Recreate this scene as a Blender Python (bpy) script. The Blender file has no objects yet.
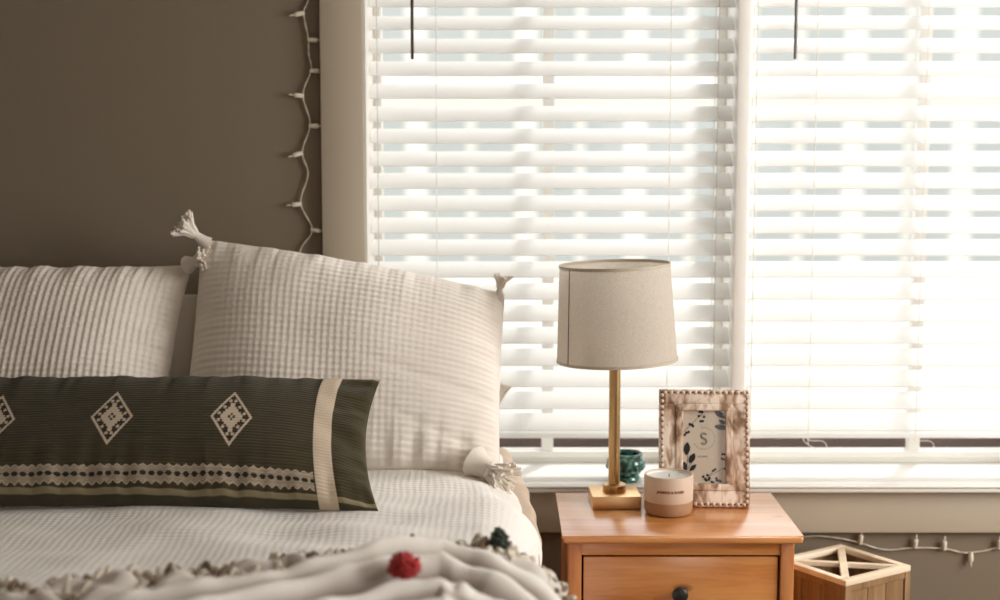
import bpy, bmesh, math, random
import numpy as np
from mathutils import Vector, Matrix, Euler
R = math.radians
random.seed(7)
S = bpy.context.scene
COL = S.collection

# ------------------------------------------------------------------ camera
cam = bpy.data.cameras.new('camera')
cam.sensor_width = 36.0
cam.lens = 52.2
cam.clip_start = 0.05
cam.clip_end = 300
cam.dof.use_dof = True
cam.dof.focus_distance = 2.72
cam.dof.aperture_fstop = 2.2
cam_ob = bpy.data.objects.new('camera', cam)
cam_ob.location = (0, 0, 1.452)
cam_ob.rotation_euler = (R(90 - 6.3), 0, 0)
COL.objects.link(cam_ob)
S.camera = cam_ob

# ------------------------------------------------------------------ sky
w = bpy.data.worlds.new('sky')
S.world = w
w.use_nodes = True
bg = w.node_tree.nodes['Background']
bg.inputs[0].default_value = (0.98, 0.985, 1.0, 1)
bg.inputs[1].default_value = 1.3

# ------------------------------------------------------------------ sun, daylight and rear fill
def sun(strength, direction, angle=0.6, color=(1, .93, .82)):
    l = bpy.data.lights.new('sun', 'SUN')
    l.energy = strength; l.angle = R(angle); l.color = color
    o = bpy.data.objects.new('sun', l)
    o.rotation_euler = Vector(direction).to_track_quat('-Z', 'Y').to_euler()
    o.location = (4, 9, 8)
    COL.objects.link(o)
sun(1.7, (-0.30, -0.60, -0.95), 5.0, (1, .975, .94))

def area_light(name, loc, rot, sx, sy, power, color=(.95, .97, 1)):
    l = bpy.data.lights.new(name, 'AREA')
    l.shape = 'RECTANGLE'; l.size = sx; l.size_y = sy; l.energy = power; l.color = color
    o = bpy.data.objects.new(name, l)
    o.location = loc; o.rotation_euler = rot
    COL.objects.link(o)
# daylight entering by the unseen side window of the right wall; the rear lamp is added soft fill
area_light('daylight_side', (2.42, 1.9, 1.55), (0, R(90), 0), 1.3, 1.5, 53, (1, .965, .92))
area_light('fill_rear', (1.2, -2.42, 1.45), (R(90), 0, 0), 1.2, 1.3, 5, (1, .9, .8))  # added fill lamp at the unseen rear opening

S.view_settings.view_transform = 'Standard'
S.view_settings.look = 'None'
S.view_settings.exposure = 0.55
S.view_settings.gamma = 1.0
S.view_settings.use_curve_mapping = False
try:
    S.cycles.use_denoising = True
    S.cycles.max_bounces = 14
    S.cycles.diffuse_bounces = 8
    S.cycles.transparent_max_bounces = 12
    S.cycles.caustics_reflective = False
    S.cycles.caustics_refractive = False
    S.cycles.sample_clamp_indirect = 6
except Exception:
    pass

# ------------------------------------------------------------------ helpers
def srgb(r, g, b):
    f = lambda c: (c / 255 / 12.92) if c / 255 <= .04045 else ((c / 255 + .055) / 1.055) ** 2.4
    return (f(r), f(g), f(b), 1)

def tag(o, label=None, cat=None, group=None, kind=None):
    if label: o['label'] = label
    if cat: o['category'] = cat
    if group: o['group'] = group
    if kind: o['kind'] = kind
    return o

def empty(name, loc=(0, 0, 0), rz=0.0):
    o = bpy.data.objects.new(name, None)
    o.location = loc; o.rotation_euler = (0, 0, rz); o.empty_display_size = .05
    COL.objects.link(o)
    return o

def smooth(me, ang=35):
    try:
        me.shade_smooth()
        me.set_sharp_from_angle(angle=R(ang))
    except Exception:
        for p in me.polygons: p.use_smooth = True

def link(name, me, mat, parent=None, sm=35):
    me.name = name
    if sm: smooth(me, sm)
    for m in (mat if isinstance(mat, (list, tuple)) else [mat]):
        me.materials.append(m)
    o = bpy.data.objects.new(name, me)
    COL.objects.link(o)
    if parent: o.parent = parent
    return o

class MB:
    """collects shapes of ONE part"""
    def __init__(s): s.bm = bmesh.new()
    def box(s, x0, x1, y0, y1, z0, z1, bev=0, seg=2, m=None):
        b = bmesh.new()
        bmesh.ops.create_cube(b, size=1)
        for v in b.verts:
            v.co = Vector(((x0 + x1) / 2 + v.co.x * (x1 - x0), (y0 + y1) / 2 + v.co.y * (y1 - y0), (z0 + z1) / 2 + v.co.z * (z1 - z0)))
        if bev:
            bmesh.ops.bevel(b, geom=list(b.edges), offset=bev, segments=seg, profile=.5, affect='EDGES')
        if m is not None:
            for v in b.verts: v.co = m @ v.co
        s._merge(b); return s
    def _merge(s, b):
        me = bpy.data.meshes.new('t'); b.to_mesh(me); b.free()
        s.bm.from_mesh(me); bpy.data.meshes.remove(me)
    def lathe(s, prof, n=48, c=(0, 0, 0), m=None, closed=False):
        b = bmesh.new(); rings = []
        for r, z in prof:
            if r < 1e-6: rings.append([b.verts.new((c[0], c[1], c[2] + z))])
            else: rings.append([b.verts.new((c[0] + r * math.cos(2 * math.pi * k / n), c[1] + r * math.sin(2 * math.pi * k / n), c[2] + z)) for k in range(n)])
        prs = list(zip(rings, rings[1:])) + ([(rings[-1], rings[0])] if closed else [])
        for A, B in prs:
            for k in range(n):
                a = A[k % len(A)], A[(k + 1) % len(A)], B[(k + 1) % len(B)], B[k % len(B)]
                u = []
                for v in a:
                    if v not in u: u.append(v)
                if len(u) > 2:
                    try: b.faces.new(u)
                    except ValueError: pass
        bmesh.ops.recalc_face_normals(b, faces=b.faces)
        if m is not None:
            for v in b.verts: v.co = m @ v.co
        s._merge(b); return s
    def tube(s, pts, rad, n=8, caps=True):
        pts = [Vector(p) for p in pts]
        rr = rad if isinstance(rad, (list, tuple)) else [rad] * len(pts)
        b = bmesh.new(); rings = []
        t = (pts[1] - pts[0]).normalized()
        up = Vector((0, 0, 1)) if abs(t.z) < .9 else Vector((1, 0, 0))
        nn = t.cross(up).normalized()
        for i, p in enumerate(pts):
            a = pts[max(i - 1, 0)]; c = pts[min(i + 1, len(pts) - 1)]
            t = (c - a).normalized()
            nn = (nn - t * nn.dot(t)).normalized()
            bb = t.cross(nn)
            rings.append([b.verts.new(p + (nn * math.cos(2 * math.pi * k / n) + bb * math.sin(2 * math.pi * k / n)) * rr[i]) for k in range(n)])
        for A, B in zip(rings, rings[1:]):
            for k in range(n):
                b.faces.new((A[k], A[(k + 1) % n], B[(k + 1) % n], B[k]))
        if caps:
            b.faces.new(rings[0][::-1]); b.faces.new(rings[-1])
        bmesh.ops.recalc_face_normals(b, faces=b.faces)
        s._merge(b); return s
    def prism(s, poly, y0, y1, m=None, bev=0):
        """poly in (x,z) extruded along y"""
        b = bmesh.new()
        A = [b.verts.new((x, y0, z)) for x, z in poly]; B = [b.verts.new((x, y1, z)) for x, z in poly]
        b.faces.new(A); b.faces.new(B[::-1]); n = len(poly)
        for k in range(n): b.faces.new((A[k], B[k], B[(k + 1) % n], A[(k + 1) % n]))
        bmesh.ops.recalc_face_normals(b, faces=b.faces)
        if bev: bmesh.ops.bevel(b, geom=list(b.edges), offset=bev, segments=2, profile=.5, affect='EDGES')
        if m is not None:
            for v in b.verts: v.co = m @ v.co
        s._merge(b); return s
    def ball(s, c, r, sc=(1, 1, 1), seg=16, m=None):
        b = bmesh.new(); bmesh.ops.create_uvsphere(b, u_segments=seg, v_segments=max(6, seg // 2), radius=r)
        for v in b.verts:
            v.co = Vector((v.co.x * sc[0], v.co.y * sc[1], v.co.z * sc[2]))
            if m is not None: v.co = m @ v.co
            v.co += Vector(c)
        s._merge(b); return s
    def build(s, name, mat, parent=None, sm=35):
        me = bpy.data.meshes.new(name); s.bm.to_mesh(me); s.bm.free()
        return link(name, me, mat, parent, sm)

def spline(pts, n=8):
    pts = [Vector(p) for p in pts]; out = []
    P = [pts[0] * 2 - pts[1]] + pts + [pts[-1] * 2 - pts[-2]]
    for i in range(1, len(P) - 2):
        a, b, c, d = P[i - 1], P[i], P[i + 1], P[i + 2]
        for k in range(n):
            t = k / n
            out.append(.5 * ((2 * b) + (c - a) * t + (2 * a - 5 * b + 4 * c - d) * t * t + (3 * b - a - 3 * c + d) * t ** 3))
    out.append(pts[-1]); return out

def grid_mesh(name, XYZ, uv=None, col=None, wrap=False):
    """XYZ array (ny,nx,3) -> mesh"""
    ny, nx = XYZ.shape[:2]
    idx = np.arange(ny * nx).reshape(ny, nx)
    q = np.stack([idx[:-1, :-1], idx[:-1, 1:], idx[1:, 1:], idx[1:, :-1]], -1).reshape(-1, 4)
    me = bpy.data.meshes.new(name)
    me.vertices.add(ny * nx); me.vertices.foreach_set('co', XYZ.reshape(-1).astype(np.float32))
    me.loops.add(q.size); me.loops.foreach_set('vertex_index', q.reshape(-1).astype(np.int32))
    me.polygons.add(len(q)); me.polygons.foreach_set('loop_start', np.arange(0, q.size, 4, dtype=np.int32))
    me.update(calc_edges=True)
    if uv is not None:
        l = me.uv_layers.new(name='uv'); l.data.foreach_set('uv', uv.reshape(-1, 2)[q.reshape(-1)].reshape(-1).astype(np.float32))
    if col is not None:
        a = me.color_attributes.new('weave', 'FLOAT_COLOR', 'POINT')
        a.data.foreach_set('color', col.reshape(-1).astype(np.float32))
    me.validate(); me.update()
    return me

def npnoise(x, y, freq, seed, octs=3):
    """smooth pseudo-random field built of rotated sines"""
    rs = np.random.RandomState(seed); out = np.zeros_like(x, dtype=float); amp = 1; tot = 0
    for o in range(octs):
        for k in range(5):
            a = rs.uniform(0, 2 * math.pi); f = freq * (2 ** o) * rs.uniform(.6, 1.4)
            out += amp * np.sin(f * (x * math.cos(a) + y * math.sin(a)) + rs.uniform(0, 6.28) + 1.3 * np.sin(f * .6 * (y * math.cos(a) - x * math.sin(a)) + rs.uniform(0, 6.28)))
        tot += amp * 2.2; amp *= .5
    return out / tot

# ------------------------------------------------------------------ materials
def nmat(name):
    m = bpy.data.materials.new(name); m.use_nodes = True
    nt = m.node_tree; nt.nodes.clear()
    out = nt.nodes.new('ShaderNodeOutputMaterial')
    return m, nt, out

def N(nt, t, **kw):
    n = nt.nodes.new(t)
    for k, v in kw.items():
        if k.startswith('i_'):
            n.inputs[k[2:].replace('_', ' ')].default_value = v
        else: setattr(n, k, v)
    return n

def simple(name, rgb, rough=.6, metal=0, bump=0, bscale=200, coat=0, coat_rough=.2, var=0, vscale=8, spec=.5, sheen=0):
    m, nt, out = nmat(name)
    p = N(nt, 'ShaderNodeBsdfPrincipled')
    p.inputs['Base Color'].default_value = srgb(*rgb) if max(rgb) > 1 else (*rgb, 1)
    p.inputs['Roughness'].default_value = rough; p.inputs['Metallic'].default_value = metal
    p.inputs['Specular IOR Level'].default_value = spec
    if coat: p.inputs['Coat Weight'].default_value = coat; p.inputs['Coat Roughness'].default_value = coat_rough
    if sheen: p.inputs['Sheen Weight'].default_value = sheen; p.inputs['Sheen Roughness'].default_value = .5
    tc = N(nt, 'ShaderNodeTexCoord')
    if var:
        nz = N(nt, 'ShaderNodeTexNoise'); nz.inputs['Scale'].default_value = vscale; nz.inputs['Detail'].default_value = 4
        nt.links.new(tc.outputs['Object'], nz.inputs['Vector'])
        hs = N(nt, 'ShaderNodeHueSaturation'); hs.inputs['Color'].default_value = p.inputs['Base Color'].default_value
        mr = N(nt, 'ShaderNodeMapRange'); mr.inputs['To Min'].default_value = 1 - var; mr.inputs['To Max'].default_value = 1 + var
        nt.links.new(nz.outputs['Fac'], mr.inputs['Value']); nt.links.new(mr.outputs[0], hs.inputs['Value'])
        nt.links.new(hs.outputs[0], p.inputs['Base Color'])
    if bump:
        nz = N(nt, 'ShaderNodeTexNoise'); nz.inputs['Scale'].default_value = bscale; nz.inputs['Detail'].default_value = 5
        nt.links.new(tc.outputs['Object'], nz.inputs['Vector'])
        b = N(nt, 'ShaderNodeBump'); b.inputs['Strength'].default_value = bump; b.inputs['Distance'].default_value = .002
        nt.links.new(nz.outputs['Fac'], b.inputs['Height']); nt.links.new(b.outputs[0], p.inputs['Normal'])
    nt.links.new(p.outputs[0], out.inputs[0])
    return m

def wood(name, c1, c2, axis='X', scale=9, stretch=14, rough=.4, coat=.25, knots=True, coat_rough=.3, bump=.15):
    m, nt, out = nmat(name)
    p = N(nt, 'ShaderNodeBsdfPrincipled'); p.inputs['Roughness'].default_value = rough
    p.inputs['Coat Weight'].default_value = coat; p.inputs['Coat Roughness'].default_value = coat_rough; p.inputs['Coat IOR'].default_value = 1.6
    tc = N(nt, 'ShaderNodeTexCoord'); mp = N(nt, 'ShaderNodeMapping')
    sc = [stretch] * 3; sc['XYZ'.index(axis)] = 1.0
    mp.inputs['Scale'].default_value = sc
    nt.links.new(tc.outputs['Object'], mp.inputs['Vector'])
    n1 = N(nt, 'ShaderNodeTexNoise'); n1.inputs['Scale'].default_value = scale * .35; n1.inputs['Detail'].default_value = 6; n1.inputs['Distortion'].default_value = .7
    n2 = N(nt, 'ShaderNodeTexNoise'); n2.inputs['Scale'].default_value = scale * 1.7; n2.inputs['Detail'].default_value = 8
    nt.links.new(mp.outputs[0], n1.inputs['Vector']); nt.links.new(mp.outputs[0], n2.inputs['Vector'])
    mx = N(nt, 'ShaderNodeMath', operation='ADD'); ml = N(nt, 'ShaderNodeMath', operation='MULTIPLY'); ml.inputs[1].default_value = .5
    nt.links.new(n2.outputs['Fac'], ml.inputs[0]); nt.links.new(n1.outputs['Fac'], mx.inputs[0]); nt.links.new(ml.outputs[0], mx.inputs[1])
    cr = N(nt, 'ShaderNodeValToRGB')
    cr.color_ramp.elements[0].position = .5; cr.color_ramp.elements[0].color = srgb(*c1)
    cr.color_ramp.elements[1].position = .95; cr.color_ramp.elements[1].color = srgb(*c2)
    nt.links.new(mx.outputs[0], cr.inputs['Fac'])
    last = cr.outputs[0]
    if knots:
        v = N(nt, 'ShaderNodeTexVoronoi'); v.inputs['Scale'].default_value = 6.5
        mp2 = N(nt, 'ShaderNodeMapping'); s2 = [1.6] * 3; s2['XYZ'.index(axis)] = .75; mp2.inputs['Scale'].default_value = s2
        nt.links.new(tc.outputs['Object'], mp2.inputs['Vector']); nt.links.new(mp2.outputs[0], v.inputs['Vector'])
        k = N(nt, 'ShaderNodeMapRange'); k.inputs['From Min'].default_value = .04; k.inputs['From Max'].default_value = .11
        k.inputs['To Min'].default_value = .75; k.inputs['To Max'].default_value = 0
        nt.links.new(v.outputs['Distance'], k.inputs['Value'])
        mc = N(nt, 'ShaderNodeMixRGB'); mc.inputs[2].default_value = srgb(*[int(q * .5) for q in c1])
        nt.links.new(k.outputs[0], mc.inputs[0]); nt.links.new(last, mc.inputs[1]); last = mc.outputs[0]
    nt.links.new(last, p.inputs['Base Color'])
    b = N(nt, 'ShaderNodeBump'); b.inputs['Strength'].default_value = bump; b.inputs['Distance'].default_value = .001
    nt.links.new(mx.outputs[0], b.inputs['Height']); nt.links.new(b.outputs[0], p.inputs['Normal'])
    nt.links.new(p.outputs[0], out.inputs[0])
    return m

def fabric(name, rgb, waffle=None, strength=.6, trans=.12, fuzz=.3, vcol=False, noise_scale=900):
    """cloth: diffuse with a share of light passing through; waffle = UV period in metres"""
    m, nt, out = nmat(name)
    p = N(nt, 'ShaderNodeBsdfPrincipled'); p.inputs['Roughness'].default_value = .9
    p.inputs['Specular IOR Level'].default_value = .15
    p.inputs['Sheen Weight'].default_value = fuzz; p.inputs['Sheen Roughness'].default_value = .6
    tc = N(nt, 'ShaderNodeTexCoord')
    if vcol:
        a = N(nt, 'ShaderNodeVertexColor'); a.layer_name = 'weave'; csock = a.outputs[0]
        nt.links.new(csock, p.inputs['Base Color'])
    else:
        p.inputs['Base Color'].default_value = srgb(*rgb); csock = None
    nz = N(nt, 'ShaderNodeTexNoise'); nz.inputs['Scale'].default_value = noise_scale; nz.inputs['Detail'].default_value = 3
    nt.links.new(tc.outputs['Object'], nz.inputs['Vector'])
    h = nz.outputs['Fac']
    b = N(nt, 'ShaderNodeBump'); b.inputs['Strength'].default_value = .25; b.inputs['Distance'].default_value = .001
    nt.links.new(h, b.inputs['Height'])
    nrm = b.outputs[0]
    if waffle:
        uvn = N(nt, 'ShaderNodeUVMap'); uvn.uv_map = 'uv'
        wn = N(nt, 'ShaderNodeTexNoise'); wn.inputs['Scale'].default_value = 9
        nt.links.new(uvn.outputs[0], wn.inputs['Vector'])
        sp = N(nt, 'ShaderNodeSeparateXYZ'); nt.links.new(uvn.outputs[0], sp.inputs[0])
        hs = []
        for ax, per in ((0, waffle[0]), (1, waffle[1])):
            ad = N(nt, 'ShaderNodeMath', operation='MULTIPLY_ADD'); ad.inputs[1].default_value = .016
            nt.links.new(wn.outputs['Fac'], ad.inputs[0]); nt.links.new(sp.outputs[ax], ad.inputs[2])
            mu = N(nt, 'ShaderNodeMath', operation='MULTIPLY'); mu.inputs[1].default_value = 2 * math.pi / per
            nt.links.new(ad.outputs[0], mu.inputs[0])
            si = N(nt, 'ShaderNodeMath', operation='SINE'); nt.links.new(mu.outputs[0], si.inputs[0]); hs.append(si)
        ad = N(nt, 'ShaderNodeMath', operation='ADD'); nt.links.new(hs[0].outputs[0], ad.inputs[0]); nt.links.new(hs[1].outputs[0], ad.inputs[1])
        b2 = N(nt, 'ShaderNodeBump'); b2.inputs['Strength'].default_value = strength; b2.inputs['Distance'].default_value = .0016
        nt.links.new(ad.outputs[0], b2.inputs['Height']); nt.links.new(nrm, b2.inputs['Normal']); nrm = b2.outputs[0]
    nt.links.new(nrm, p.inputs['Normal'])
    if trans:
        t = N(nt, 'ShaderNodeBsdfTranslucent')
        if csock: nt.links.new(csock, t.inputs['Color'])
        else: t.inputs['Color'].default_value = srgb(*rgb)
        nt.links.new(nrm, t.inputs['Normal'])
        mx = N(nt, 'ShaderNodeMixShader'); mx.inputs[0].default_value = trans
        nt.links.new(p.outputs[0], mx.inputs[1]); nt.links.new(t.outputs[0], mx.inputs[2]); nt.links.new(mx.outputs[0], out.inputs[0])
    else:
        nt.links.new(p.outputs[0], out.inputs[0])
    return m

def glass(name, tint=(1, 1, 1), refl=.06):
    m, nt, out = nmat(name)
    t = N(nt, 'ShaderNodeBsdfTransparent'); t.inputs[0].default_value = (*tint, 1)
    g = N(nt, 'ShaderNodeBsdfGlossy'); g.inputs['Roughness'].default_value = .02
    f = N(nt, 'ShaderNodeLayerWeight'); f.inputs[0].default_value = .5
    pw = N(nt, 'ShaderNodeMath', operation='POWER'); pw.inputs[1].default_value = 5
    sc = N(nt, 'ShaderNodeMath', operation='MULTIPLY_ADD'); sc.inputs[1].default_value = .7; sc.inputs[2].default_value = .012
    nt.links.new(f.outputs['Facing'], pw.inputs[0]); nt.links.new(pw.outputs[0], sc.inputs[0])
    mx = N(nt, 'ShaderNodeMixShader')
    nt.links.new(sc.outputs[0], mx.inputs[0]); nt.links.new(t.outputs[0], mx.inputs[1]); nt.links.new(g.outputs[0], mx.inputs[2])
    nt.links.new(mx.outputs[0], out.inputs[0])
    return m

M = {}
M['wall'] = simple('taupe wall paint', (130, 118, 101), .85, bump=.15, bscale=350, spec=.25)
M['ceil'] = simple('white ceiling paint', (220, 216, 208), .9)
M['floor'] = wood('oak floor boards', (120, 84, 56), (160, 120, 84), 'X', 6, 10, .5, .1, False)
M['trim'] = simple('greige trim paint', (182, 170, 151), .5, spec=.4)
M['sill'] = simple('white sill paint', (218, 215, 208), .6, spec=.25)
M['vinyl'] = simple('white vinyl window frame', (240, 238, 232), .35)
M['shadow_bar'] = simple('outer window ledge with painted shade', (92, 74, 68), .6)  # dark colour stands in for the shade on this ledge
M['cord'] = simple('white blind cord', (236, 232, 224), .7)
M['cord_grey'] = simple('grey ladder cord', (190, 186, 178), .7)
M['wand'] = simple('dark smoked plastic wand', (66, 54, 50), .25)
M['glass'] = glass('window glass')

def slat_mat():
    m, nt, out = nmat('white blind slat')
    p = N(nt, 'ShaderNodeBsdfPrincipled'); p.inputs['Base Color'].default_value = srgb(242, 242, 241); p.inputs['Roughness'].default_value = .45
    t = N(nt, 'ShaderNodeBsdfTranslucent'); t.inputs['Color'].default_value = srgb(246, 246, 244)
    mx = N(nt, 'ShaderNodeMixShader'); mx.inputs[0].default_value = .42
    nt.links.new(p.outputs[0], mx.inputs[1]); nt.links.new(t.outputs[0], mx.inputs[2]); nt.links.new(mx.outputs[0], out.inputs[0])
    return m
M['slat'] = slat_mat()
M['facade'] = simple('pale render of the house opposite', (236, 234, 226), .8, spec=.2)
M['pane_out'] = simple('dull glass of the house opposite', (174, 179, 175), .5)
M['ground'] = simple('pale paving outside', (190, 186, 178), .9)
M['pine'] = wood('honey pine', (182, 110, 50), (212, 148, 86), 'X', 7, 12, .3, 1.0, True, .22, .04)
M['pine_v'] = wood('honey pine upright', (178, 106, 50), (208, 144, 84), 'Z', 7, 12, .38, .35, False, .28)
M['gap'] = simple('dark drawer interior', (60, 34, 20), .8)
M['knob'] = simple('black iron knob', (24, 22, 22), .4, spec=.5)
M['brass'] = simple('aged brass', (184, 150, 104), .32, metal=1, bump=.05, bscale=60)
M['brass_base'] = simple('brushed brass', (226, 186, 136), .36, metal=1)
M['linen_white'] = fabric('white gauze cotton', (240, 232, 222), None, trans=.1, noise_scale=700)
M['plain_white'] = fabric('plain white cotton', (226, 218, 206), None, trans=.1)
M['duvet'] = fabric('white waffle cotton', (238, 234, 227), (.0125, .0125), strength=.13, trans=.05)
M['tan_lining'] = fabric('beige cotton lining', (206, 184, 160), None, trans=.1)
M['tassel'] = fabric('white cotton yarn', (236, 228, 216), None, trans=.15)
M['lumbar'] = fabric('olive woven cotton', (60, 62, 40), None, trans=0, vcol=True, fuzz=.15)
M['throw'] = fabric('striped knit throw with painted fold shade', (200, 190, 178), None, trans=.05, vcol=True, noise_scale=260, fuzz=.5)
M['fringe'] = fabric('cream throw fringe', (214, 204, 188), None, trans=.1, noise_scale=300)
M['fringe_brown'] = fabric('brown throw fringe', (120, 100, 80), None, trans=.05, noise_scale=300)
M['red_yarn'] = fabric('red yarn', (186, 44, 44), None, trans=.05, noise_scale=300)
M['green_yarn'] = fabric('dark green yarn', (38, 54, 38), None, trans=.05, noise_scale=300)
M['plum_yarn'] = fabric('plum yarn', (96, 50, 50), None, trans=.05, noise_scale=300)
M['mattress'] = simple('mattress ticking', (220, 214, 204), .9)
M['bed_wood'] = wood('dark bed frame wood', (78, 52, 36), (104, 72, 50), 'Y', 7, 12, .5, .1, False)
M['sunlit_wood'] = wood('wood rails painted sunlit', (222, 200, 170), (240, 224, 200), 'X', 8, 10, .6, .05, False)  # paler than the panels: sunlight painted into the top rails
M['stand_wood'] = wood('brown stained wood panels', (110, 82, 52), (162, 126, 86), 'Z', 6, 14, .6, .05, True)
M['print'] = simple('cream print paper', (206, 194, 176), .7)
M['ink'] = simple('black printed ink', (28, 28, 28), .7)
M['ink_soft'] = simple('grey printed ink', (120, 110, 98), .7)
M['ceramic'] = simple('speckled cream stoneware', (206, 186, 166), .5, var=.05, vscale=300)
M['clay'] = simple('bare tan clay', (160, 122, 90), .75, bump=.1, bscale=300)
M['wax'] = simple('white candle wax', (228, 232, 230), .4, coat=.2)
M['brown_ink'] = simple('brown printed lettering', (132, 72, 48), .6)
M['bulb_plastic'] = simple('white light socket plastic', (226, 216, 198), .4)
M['bulb_glass'] = simple('clear unlit mini bulb', (226, 220, 208), .1, spec=.6)
M['wire'] = simple('white twisted wire', (206, 196, 178), .5)
M['metal_dark'] = simple('dark metal fitting', (90, 76, 60), .4, metal=1)

def shade_mat():
    m, nt, out = nmat('natural linen lampshade')
    tc = N(nt, 'ShaderNodeTexCoord'); cols = []
    mp = N(nt, 'ShaderNodeMapping'); mp.inputs['Scale'].default_value = (1, 1, 5)
    nt.links.new(tc.outputs['Object'], mp.inputs['Vector'])
    nz = N(nt, 'ShaderNodeTexNoise'); nz.inputs['Scale'].default_value = 260; nz.inputs['Detail'].default_value = 5
    nt.links.new(mp.outputs[0], nz.inputs['Vector'])
    cr = N(nt, 'ShaderNodeValToRGB')
    cr.color_ramp.elements[0].position = .35; cr.color_ramp.elements[0].color = srgb(204, 194, 180)
    cr.color_ramp.elements[1].position = .65; cr.color_ramp.elements[1].color = srgb(226, 218, 206)
    nt.links.new(nz.outputs['Fac'], cr.inputs[0])
    d = N(nt, 'ShaderNodeBsdfDiffuse'); t = N(nt, 'ShaderNodeBsdfTranslucent')
    nt.links.new(cr.outputs[0], d.inputs[0]); nt.links.new(cr.outputs[0], t.inputs[0])
    mx = N(nt, 'ShaderNodeMixShader'); mx.inputs[0].default_value = .42
    nt.links.new(d.outputs[0], mx.inputs[1]); nt.links.new(t.outputs[0], mx.inputs[2]); nt.links.new(mx.outputs[0], out.inputs[0])
    return m
M['shade'] = shade_mat()

def frame_mat():
    m, nt, out = nmat('whitewashed distressed wood')
    p = N(nt, 'ShaderNodeBsdfPrincipled'); p.inputs['Roughness'].default_value = .75
    tc = N(nt, 'ShaderNodeTexCoord'); mp = N(nt, 'ShaderNodeMapping'); mp.inputs['Scale'].default_value = (2.2, 2.2, 1)
    nt.links.new(tc.outputs['Object'], mp.inputs['Vector'])
    nz = N(nt, 'ShaderNodeTexNoise'); nz.inputs['Scale'].default_value = 26; nz.inputs['Detail'].default_value = 7; nz.inputs['Distortion'].default_value = .6
    nt.links.new(mp.outputs[0], nz.inputs['Vector'])
    cr = N(nt, 'ShaderNodeValToRGB'); e = cr.color_ramp.elements
    e[0].position = .36; e[0].color = srgb(134, 102, 78); e[1].position = .58; e[1].color = srgb(232, 216, 200)
    x = cr.color_ramp.elements.new(.47); x.color = srgb(196, 170, 148)
    nt.links.new(nz.outputs['Fac'], cr.inputs[0]); nt.links.new(cr.outputs[0], p.inputs['Base Color'])
    b = N(nt, 'ShaderNodeBump'); b.inputs['Strength'].default_value = .3; b.inputs['Distance'].default_value = .001
    nt.links.new(nz.outputs['Fac'], b.inputs['Height']); nt.links.new(b.outputs[0], p.inputs['Normal'])
    nt.links.new(p.outputs[0], out.inputs[0]); return m
M['frame'] = frame_mat()

def pot_mat():
    m, nt, out = nmat('mottled green glaze')
    p = N(nt, 'ShaderNodeBsdfPrincipled'); p.inputs['Roughness'].default_value = .15; p.inputs['Coat Weight'].default_value = .5
    tc = N(nt, 'ShaderNodeTexCoord')
    nz = N(nt, 'ShaderNodeTexNoise'); nz.inputs['Scale'].default_value = 70; nz.inputs['Detail'].default_value = 3
    nt.links.new(tc.outputs['Object'], nz.inputs['Vector'])
    cr = N(nt, 'ShaderNodeValToRGB'); e = cr.color_ramp.elements
    e[0].position = .42; e[0].color = srgb(14, 62, 54); e[1].position = .68; e[1].color = srgb(130, 168, 156)
    x = e.new(.55); x.color = srgb(40, 98, 86)
    nt.links.new(nz.outputs['Fac'], cr.inputs[0]); nt.links.new(cr.outputs[0], p.inputs['Base Color'])
    nt.links.new(p.outputs[0], out.inputs[0]); return m
M['pot'] = pot_mat()

# ------------------------------------------------------------------ room shell
WY = 3.15                       # room face of the window wall
OX0, OX1, OZ0, OZ1 = -.292, 1.348, .688, 2.16
RX0, RX1, RY0, RZ1 = -2.3, 2.35, -2.35, 2.5
def struct(name, mb, mat, parent=None, label=None):
    o = mb.build(name, mat, parent)
    if parent is None: o['kind'] = 'structure'
    if label: o['label'] = label
    return o
b = MB()
b.box(RX0 - .15, OX0, WY, WY + .2, 0, RZ1); b.box(OX1, RX1 + .15, WY, WY + .2, 0, RZ1)
b.box(OX0, OX1, WY, WY + .2, 0, OZ0 - .02); b.box(OX0, OX1, WY, WY + .2, OZ1, RZ1)
struct('wall_back', b, M['wall'], label='taupe painted wall around the window')
struct('wall_left', MB().box(RX0 - .15, RX0, RY0, WY, 0, RZ1), M['wall'])
b = MB()
SY0, SY1, SZ0, SZ1 = 1.15, 2.65, .9, 2.2
b.box(RX1, RX1 + .15, RY0, SY0, 0, RZ1); b.box(RX1, RX1 + .15, SY1, WY, 0, RZ1)
b.box(RX1, RX1 + .15, SY0, SY1, 0, SZ0); b.box(RX1, RX1 + .15, SY0, SY1, SZ1, RZ1)
struct('wall_right', b, M['wall'])
b = MB()
b.box(RX0 - .15, .6, RY0 - .15, RY0, 0, RZ1); b.box(1.8, RX1 + .15, RY0 - .15, RY0, 0, RZ1); b.box(.6, 1.8, RY0 - .15, RY0, 2.1, RZ1)
b.box(.6, 1.8, RY0 - .15, RY0, 0, .8)
struct('wall_front', b, M['wall'])
struct('floor', MB().box(RX0 - .15, RX1 + .15, RY0 - .15, WY + .2, -.1, 0), M['floor'])
struct('ceiling', MB().box(RX0 - .15, RX1 + .15, RY0 - .15, WY + .2, RZ1, RZ1 + .1), M['ceil'])
b = MB().box(RX0, -1.56, WY - .015, WY, 0, .1, .003); b.box(.08, RX1, WY - .015, WY, 0, .1, .003)
struct('baseboard_back', b, M['trim'])

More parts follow.
